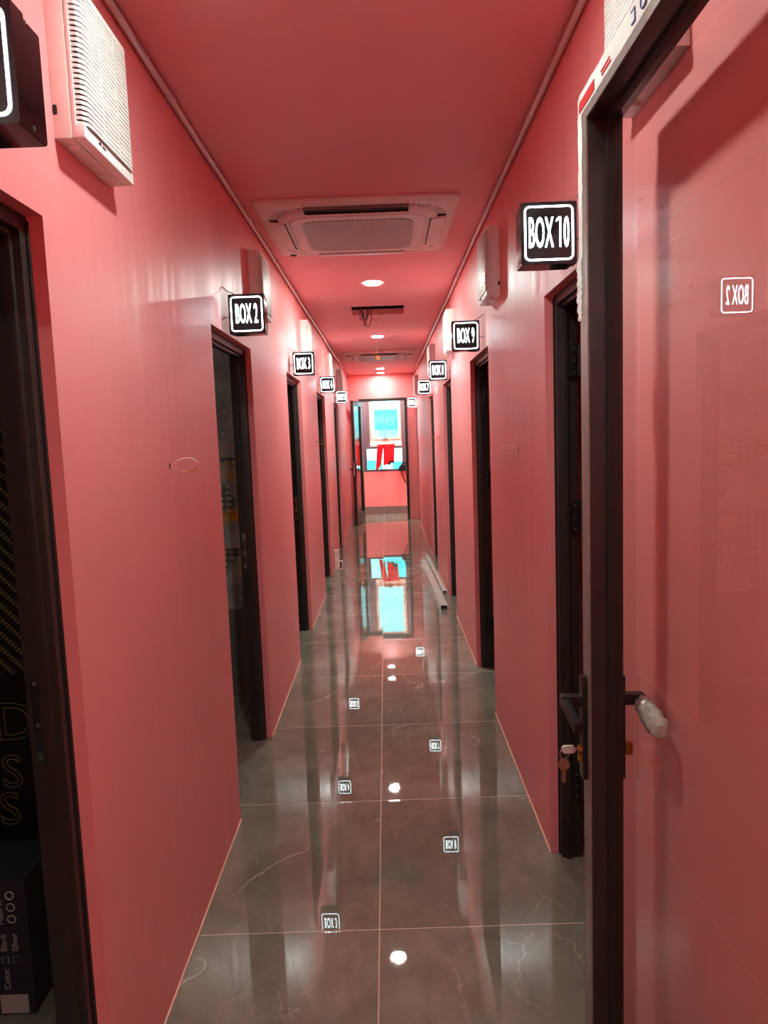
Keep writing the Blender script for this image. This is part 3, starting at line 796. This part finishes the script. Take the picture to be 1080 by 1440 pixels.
# ------------------------------------------------------------------ ceiling cassettes
def make_cassette():
    t = thing('ceiling_air_conditioner', '', 'air conditioner', (0, 0, 0), 0, 'ceiling cassette air conditioners')
    S = 0.965
    oc = rrect(S, S, 0.03, 6); ic = rrect(0.875, 0.875, 0.19, 6)
    m = MB()
    V = []
    for lp, z in ((oc, 0.0), (oc, -0.010), (rrect(S - 0.016, S - 0.016, 0.03, 6), -0.017), (rrect(0.895, 0.895, 0.20, 6), -0.026), (ic, -0.026), (ic, -0.004)):
        V.append([m.bm.verts.new((x, y, z)) for x, y in lp])
    n = len(oc)
    for a, b in zip(V, V[1:]):
        for i in range(n): m.bm.faces.new((a[i], a[(i + 1) % n], b[(i + 1) % n], b[i]))
    pn = m.build('panel', M['white_dusty'], t, smooth=40)
    for k in range(4):
        for xx in (-0.24, 0.24):
            m = MB(); mt = Matrix.Rotation(PI / 2 * k, 4, 'Z')
            m.prism([(0.447, -0.0264), (0.472, -0.0178), (0.472, -0.0165), (0.447, -0.0250)], lambda u, v: mt @ Vector((xx - 0.0006, u, v)), lambda u, v: mt @ Vector((xx + 0.0006, u, v)))
            m.build('panel_seam', M['cavity'], pn, smooth=0)
    m = MB(); m.prism(ic, lambda u, v: (u, v, -0.003), lambda u, v: (u, v, -0.006)); m.build('outlet_cavity', M['cavity'], t, smooth=0)
    # inner deck carrying the intake panel
    m = MB(); V = []
    for w, r, z in ((0.785, 0.150, -0.006), (0.785, 0.150, -0.028), (0.765, 0.142, -0.038), (0.700, 0.12, -0.041), (0.696, 0.12, -0.035), (0.684, 0.115, -0.035), (0.664, 0.108, -0.045)):
        V.append([m.bm.verts.new((x, y, z)) for x, y in rrect(w, w, r, 6)])
    for a, b in zip(V, V[1:]):
        for i in range(n): m.bm.faces.new((a[i], a[(i + 1) % n], b[(i + 1) % n], b[i]))
    m.bm.faces.new(V[-1])
    m.build('deck', M['white_dusty'], t, smooth=40)
    m = MB(); m.prism(rrect(0.555, 0.555, 0.075, 6), lambda u, v: (u, v, -0.045), lambda u, v: (u, v, -0.0475)); g = m.build('intake_grille', M['grille'], t, smooth=0)
    g['label'] = 'perforated centre grille'
    for k in range(4):
        mt = Matrix.Rotation(PI / 2 * k, 4, 'Z')
        op = (k == 2)                                   # the flap on the viewer's side stands a little open
        m = MB(); vs = m.box(-0.245, 0.245, 0.356, 0.432 if op else 0.366, -0.0418, -0.0400); bmesh.ops.transform(m.bm, matrix=mt, verts=[v for v in m.bm.verts])
        m.build('flap_slot', M['cavity'], t, smooth=0)
        m = MB(); vs = m.box(-0.242, 0.242, 0.362 if not op else 0.352, 0.432 if not op else 0.397, -0.048 if op else -0.043, -0.0425 if op else -0.032, 0.002, Matrix.Rotation(R(-14 if op else 6), 4, 'X'))
        bmesh.ops.transform(m.bm, matrix=mt, verts=[v for v in m.bm.verts])
        m.build('air_flap', M['white_dusty'], t)
    # ribs in the four rounded corners of the outlet
    for k in range(4):
        m = MB()
        for i in range(11):
            a = R(4 + 82 * i / 10) + PI / 2 * k
            c = Vector((0.2475 * math.copysign(1, math.cos(PI / 4 + PI / 2 * k)), 0.2475 * math.copysign(1, math.sin(PI / 4 + PI / 2 * k)), 0))
            d = Vector((math.cos(a), math.sin(a), 0))
            p = c + d * 0.168
            vs = m.box(-0.006, 0.006, -0.024, 0.024, -0.009, 0.009)
            bmesh.ops.transform(m.bm, matrix=Matrix.Translation((p.x, p.y, -0.015)) @ Matrix.Rotation(a - PI / 2, 4, 'Z'), verts=vs)
        m.build('corner_slats', M['white_dusty'], t, smooth=0)
    m = MB(); m.cyl((-0.40, 0.438, -0.020), (-0.40, 0.438, -0.0265), 0.018, seg=20); m.build('receiver_window', M['cavity'], t)
    return t
ac = make_cassette()
ac.location = (-0.098, 3.887, H - 0.001); ac['label'] = 'large white ceiling air conditioner cassette nearest the viewer'
dup(ac, (-0.045, 9.93, H - 0.001), 0, 'smaller looking ceiling air conditioner cassette at the far end of the corridor')

# ------------------------------------------------------------------ downlights
def make_light(lamp, loc, lab):
    t = thing('downlight', lab, 'light', loc, 0, 'ceiling downlights')
    m = MB(); V = []
    for r, z in ((0.068, 0.0), (0.068, -0.004), (0.064, -0.007), (0.057, -0.007), (0.056, -0.002)):
        V.append([m.bm.verts.new((r * math.cos(2 * PI * k / 32), r * math.sin(2 * PI * k / 32), z)) for k in range(32)])
    for a, b in zip(V, V[1:]):
        for k in range(32): m.bm.faces.new((a[k], a[(k + 1) % 32], b[(k + 1) % 32], b[k]))
    m.build('trim_ring', M['white_plastic'], t)
    m = MB(); m.cyl((0, 0, -0.002), (0, 0, -0.0055), 0.0565, seg=32); m.build('diffuser', lamp, t)
    return t
HL = H - 0.001
dl = make_light(M['lamp'], (-0.052, 5.29, HL), 'round ceiling downlight just beyond the large air conditioner')
dup(dl, (-0.046, 8.08, HL), 0, 'round ceiling downlight between the ceiling hole and far air conditioner')
dl = make_light(M['lamp_far'], (-0.042, 11.88, HL), 'round ceiling downlight just beyond the far air conditioner')
dup(dl, (-0.046, 12.70, HL), 0, 'round ceiling downlight closest to the end wall')
dl = make_light(M['added_room_lamp'], (-0.75, 13.5, HL), 'added unseen downlight left of the window in the end room')  # pair added out of sight to brighten the end room
dup(dl, (0.75, 13.5, HL), 0, 'added unseen downlight right of the window in the end room')
dl = make_light(M['lamp_soft'], (-0.10, 1.45, HL), 'round ceiling downlight overhead in front of the entrance')
dup(dl, (-0.10, -0.45, HL), 0, 'added unseen downlight just behind the entrance')  # this and the next are added fill lamps, unseen behind the viewer
dup(dl, (-0.10, -1.80, HL), 0, 'added unseen downlight farthest behind the entrance')
dl = make_light(M['added_dim_lamp'], (-1.5, 1.3, HL), 'added dim unseen downlight inside the nearest left room')  # unseen pair added to lift the unlit left rooms and the mural
dup(dl, (-1.5, 3.2, HL), 0, 'added dim unseen downlight inside the room with the city mural')

# ------------------------------------------------------------------ conduits in both ceiling corners
def conduit(name, x, lab, joints):
    t = thing(name, lab, 'pipe', (x, 0, H - 0.0145), 0)
    m = MB(); m.tube([(0, y, 0.0035 * math.sin(y * 1.9) - 0.0036) for y in [YB + 0.02 + (YF - YB - 0.03) * i / 90 for i in range(91)]], 0.0105, 12); m.build('pipe', M['pipe'], t)
    for y in joints:
        m = MB(); m.cyl((0, y - 0.03, 0.0035 * math.sin((y - 0.03) * 1.9) - 0.0036), (0, y + 0.03, 0.0035 * math.sin((y + 0.03) * 1.9) - 0.0036), 0.0125, seg=14)
        m.build('coupling', M['pipe'], t)
    return t
conduit('conduit_pipe', XL + 0.0135, 'grey conduit pipe along the left ceiling corner', (2.35, 3.2, 3.65, 5.2, 7.4))
conduit('conduit_pipe', XR - 0.0135, 'grey conduit pipe along the right ceiling corner', (2.6, 5.05, 7.3))

# ------------------------------------------------------------------ loose wires
def loop_wire(name, lab, x, y, z, s, size, mat, tail=None, mat2=None):
    """teardrop loop of wire standing out of a hole in the wall; s = +1 stands towards +X"""
    t = thing(name, lab, 'wire', (x, y, z), 0, 'loose wire loops on the walls')
    def pt(k, n=22):
        a = PI * 2 * k / n
        u = 0.5 - 0.5 * math.cos(a); w = math.sin(a) * math.sin(a / 2) ** 0.6
        return (s * (0.002 + size * u), -0.30 * size * w * s * 0.6, size * (0.30 * w - 0.02 + 0.06 * u))
    m = MB(); m.tube([pt(k) for k in range(0, 13)], 0.0021, 6); m.build('strand', mat, t)
    m = MB(); m.tube([pt(k) for k in range(12, 17)], 0.0021, 6); m.build('strand', mat2 or mat, t)
    m = MB(); m.tube([pt(k) for k in range(16, 23)], 0.0021, 6); m.build('strand', mat, t)
    m = MB(); m.sphere((s * 0.0, 0, 0), 0.007, 10, (0.35, 1, 1.3)); m.build('wall_hole', M['gasket'], t)
    return t
loop_wire('wire_loop', 'thin pink and yellow wire loop sticking out of the near left wall', XL, 2.137, 1.473, 1, 0.082, M['wire_red'], mat2=M['wire_yellow'])
loop_wire('wire_loop', 'thin pale wire loop on the right wall between BOX 9 and BOX 10 doorways', XR, 3.0, 1.461, -1, 0.070, M['wire_red'])
loop_wire('wire_loop', 'small orange wire loop on the left wall beside the BOX 4 doorway', XL, 6.75, 1.50, 1, 0.075, M['wire_orange'], mat2=M['wire_yellow'])
loop_wire('wire_loop', 'small orange wire loop on the right wall between BOX 7 and BOX 8 doorways', XR, 7.25, 1.50, -1, 0.075, M['wire_orange'])
loop_wire('wire_loop', 'tiny wire loop on the left wall near the end door', XL, 11.6, 1.46, 1, 0.06, M['wire_red'])
st = thing('wire_stub', 'tiny pair of bare wire ends high on the far right wall', 'wire', (XR, 10.9, 1.62))
m = MB()
for dy in (-0.02, 0.02):
    m = MB(); m.tube([(0.0, dy, 0), (-0.015, dy * 1.2, 0.003), (-0.024, dy * 1.6, -0.006)], 0.003, 6); m.build('wire_end', M['wire_dark'], st)

# cables dangling out of the ceiling hole
ca = thing('cable_bundle', 'tangle of dark cables dangling from the square hole in the ceiling', 'cable', (-0.155, 6.40, H))
for k in range(7):
    m = MB(); dx = random.uniform(-0.03, 0.03); dy = random.uniform(-0.05, 0.05); dz = -random.uniform(0.06, 0.15); wdt = random.uniform(0.015, 0.05)
    pts = []
    for i in range(19):
        a = i / 18 * PI
        pts.append((dx + wdt * (1 - math.cos(a)) - 0.03, dy + 0.03 * math.sin(a * 1.7 + k), 0.399 + (dz - 0.399) * math.sin(a) ** 0.6))
    m.tube(pts, random.uniform(0.0022, 0.004), 6); m.build('cable', M['wire_dark'], ca)
m = MB(); m.tube([(0.03, 0, 0.399), (0.05, 0.02, 0.0), (0.08, 0.03, -0.075), (0.12, 0.03, -0.085), (0.16, 0.02, -0.055), (0.165, 0.02, 0.399)], 0.0018, 6); m.build('cable', M['wire_dark'], ca)
# cable end hanging below the far downlight
hw = thing('hanging_wire', 'thin wire with an orange knot hanging in front of the far air conditioner', 'wire', (-0.055, 8.55, H))
m = MB(); m.tube([(0, 0, -0.001), (0.002, 0, -0.06), (-0.003, 0, -0.13), (0, 0, -0.165)], 0.0022, 6); m.build('lead', M['wire_orange'], hw)
m = MB()
for k in range(3): m.tube([(0.022 * math.cos(t * PI / 7 + k), 0.012 * math.sin(t * PI / 7), -0.185 + 0.020 * math.sin(t * PI / 7 + k * 1.3)) for t in range(14)], 0.0035, 6, True)
m.build('knot', M['wire_orange'], hw)

# ------------------------------------------------------------------ things on the floor
def trunking(lab, p0, p1, w, h, seal):
    """length of white cable trunking in clear wrap lying on the floor"""
    p0, p1 = Vector(p0), Vector(p1); d = p1 - p0; L = d.length
    t = thing('cable_trunking', lab, 'trunking', p0, math.atan2(-d.x, d.y), 'trunking lengths on the floor')
    m = MB()
    m.box(-w / 2, w / 2, 0, L, 0.001, 0.004); m.box(-w / 2, -w / 2 + 0.003, 0, L, 0.001, h); m.box(w / 2 - 0.003, w / 2, 0, L, 0.001, h); m.box(-w / 2 + 0.003, w / 2 - 0.003, 0.01, L - 0.01, h - 0.003, h)
    m.build('channel', M['white_plastic'], t, smooth=0)
    m = MB(); m.box(-w / 2 - 0.001, w / 2 + 0.001, -0.025, L + 0.04, h, h + 0.0015); m.box(-w / 2 - 0.0015, -w / 2, -0.025, L + 0.04, 0.001, h)
    m.build('clear_wrap', M['clear_plastic'], t, smooth=0)
    m = MB(); m.box(-w / 2 + 0.004, w / 2 - 0.004, 0.004, 0.010, 0.005, h - 0.004); m.build('open_end', M['gasket'], t, smooth=0)
    if seal:
        m = MB(); m.box(w / 2 + 0.0002, w / 2 + 0.002, 0.5, L - 0.1, 0.004, h); m.build('tape', M['reed'], t, smooth=0)
    return t
trunking('longer white trunking lying farther from the right wall', (0.462, 6.17, 0), (0.400, 8.45, 0), 0.060, 0.040, False)
trunking('white trunking lying closest against the right wall', (0.518, 6.80, 0), (0.470, 8.85, 0), 0.036, 0.030, True)
t = thing('power_strip', 'white power strip standing upright on the floor by the left wall', 'power strip', (-0.615, 8.25, 0))
m = MB(); m.box(-0.025, 0.02, -0.02, 0.02, 0, 0.225, 0.004); m.build('body', M['white_plastic'], t)
m = MB(); m.box(-0.030, 0.028, -0.024, 0.024, 0.225, 0.236, 0.003); m.build('cap', M['white_plastic'], t)
t = thing('plug_adapter', 'small black and white plug adapter beside the white power strip', 'adapter', (-0.570, 8.25, 0))
m = MB(); m.box(-0.018, 0.018, -0.018, 0.018, 0, 0.105, 0.004); m.build('body', M['white_plastic'], t)
m = MB(); m.box(-0.011, 0.008, -0.021, -0.017, 0.02, 0.100, 0.001); m.build('black_face', M['black_gloss'], t)

# ------------------------------------------------------------------ inside the first two left rooms
t = thing('wall_mural', 'night city photo mural on the wall inside the BOX 2 room', 'mural', (0, 4.158, 0))
m = MB(); m.box(-2.5, XL - TH - 0.01, -0.006, 0.0, 0.02, H - 0.02); m.build('print', M['mural'], t, smooth=0)
t = thing('wall_poster', 'black poster with gold dashes and outlined letters inside the nearest left room', 'poster', (0, 2.118, 0))
m = MB(); m.box(-1.9, XL - TH - 0.01, -0.006, 0.0, 0.02, H - 0.02); m.build('print', M['poster'], t, smooth=0)
for ch, x, z, sz in (('D', -1.162, 0.71, 0.170), ('O', -1.285, 0.71, 0.170), ('S', -1.190, 0.550, 0.150), ('S', -1.208, 0.430, 0.150)):
    me = text_mesh(ch, sz, 0, 1.0, 0, 1.0, 0.0022); me.materials.append(M['gold_print'])
    link('lettering', me, t, (x, -0.0065, z), 0, 0)
t = thing('carton', 'black carton printed Color Black Silver inside the nearest left room', 'box', (-1.14, 1.80, 0))
m = MB(); m.box(-0.16, 0.128, 0.0, 0.20, 0.001, 0.39, 0.002); m.build('body', M['carton'], t)
def carton_text(s, x, z, size):
    me = text_mesh(s, size, 0.0004, 1.0, 0.0); me.transform(Matrix.Rotation(-PI / 2, 4, 'Y')); me.materials.append(M['print_grey'])
    link('lettering', me, t, (x, -0.0012, z), 0, 0)
carton_text('Color:', 0.057, 0.108, 0.024); carton_text('Black', 0.057, 0.214, 0.024); carton_text('Silver', 0.087, 0.214, 0.024); carton_text('Made in', 0.056, 0.300, 0.022)
m = MB()
for x, z in ((0.058, 0.163), (0.087, 0.163)):
    m = MB(); m.tube([(x - 0.009, -0.001, z - 0.009), (x + 0.009, -0.001, z - 0.009), (x + 0.009, -0.001, z + 0.009), (x - 0.009, -0.001, z + 0.009)], 0.0012, 5, True); m.build('tick_box', M['print_grey'], t)
for k in range(3):
    z = 0.280 + 0.034 * k
    m = MB(); m.tube([(0.085 + 0.011 * math.cos(a * PI / 5), -0.001, z + 0.011 * math.sin(a * PI / 5)) for a in range(10)], 0.0018, 5, True); m.build('recycling_mark', M['print_grey'], t)
m = MB(); m.box(0.034, 0.110, -0.0015, 0.0, 0.006, 0.060); m.build('paper_label', M['print_grey'], t, smooth=0)

# ------------------------------------------------------------------ daylight
w = bpy.data.worlds.new('sky'); SC.world = w; w.use_nodes = True
bg = w.node_tree.nodes['Background']; bg.inputs[0].default_value = (0.32, 0.95, 1.0, 1); bg.inputs[1].default_value = 0.95
sun = bpy.data.lights.new('sun', 'SUN'); sun.energy = 1.2; sun.angle = R(2)
so = bpy.data.objects.new('sun', sun); COL.objects.link(so); so.rotation_euler = Vector((0.25, 0.62, -0.75)).to_track_quat('-Z', 'Y').to_euler()

# ------------------------------------------------------------------ camera
Rv = Vector((0.99932444, 0.0018667, -0.03670403)); Uv = Vector((0.03629643, 0.10654153, 0.99364555)); Fv = Vector((-0.00576534, 0.9943065, -0.1064018))
cam = bpy.data.cameras.new('camera'); co = bpy.data.objects.new('camera', cam); COL.objects.link(co)
mt = Matrix((Rv, Uv, -Fv)).transposed().to_4x4(); mt.translation = (0, 0, 1.54); co.matrix_world = mt
cam.sensor_fit = 'VERTICAL'; cam.sensor_height = 36.0; cam.lens = 36.0 * 1005.84 / 1440; cam.clip_start = 0.02
SC.camera = co

SC.view_settings.view_transform = 'Standard'; SC.view_settings.look = 'None'
SC.view_settings.exposure = 2.4; SC.view_settings.gamma = 1.0; SC.view_settings.use_curve_mapping = False
cy = SC.cycles
cy.max_bounces = 12; cy.diffuse_bounces = 8; cy.glossy_bounces = 5; cy.transparent_max_bounces = 16; cy.transmission_bounces = 4
cy.sample_clamp_indirect = 8.0; cy.use_denoising = True; cy.caustics_reflective = False; cy.caustics_refractive = False
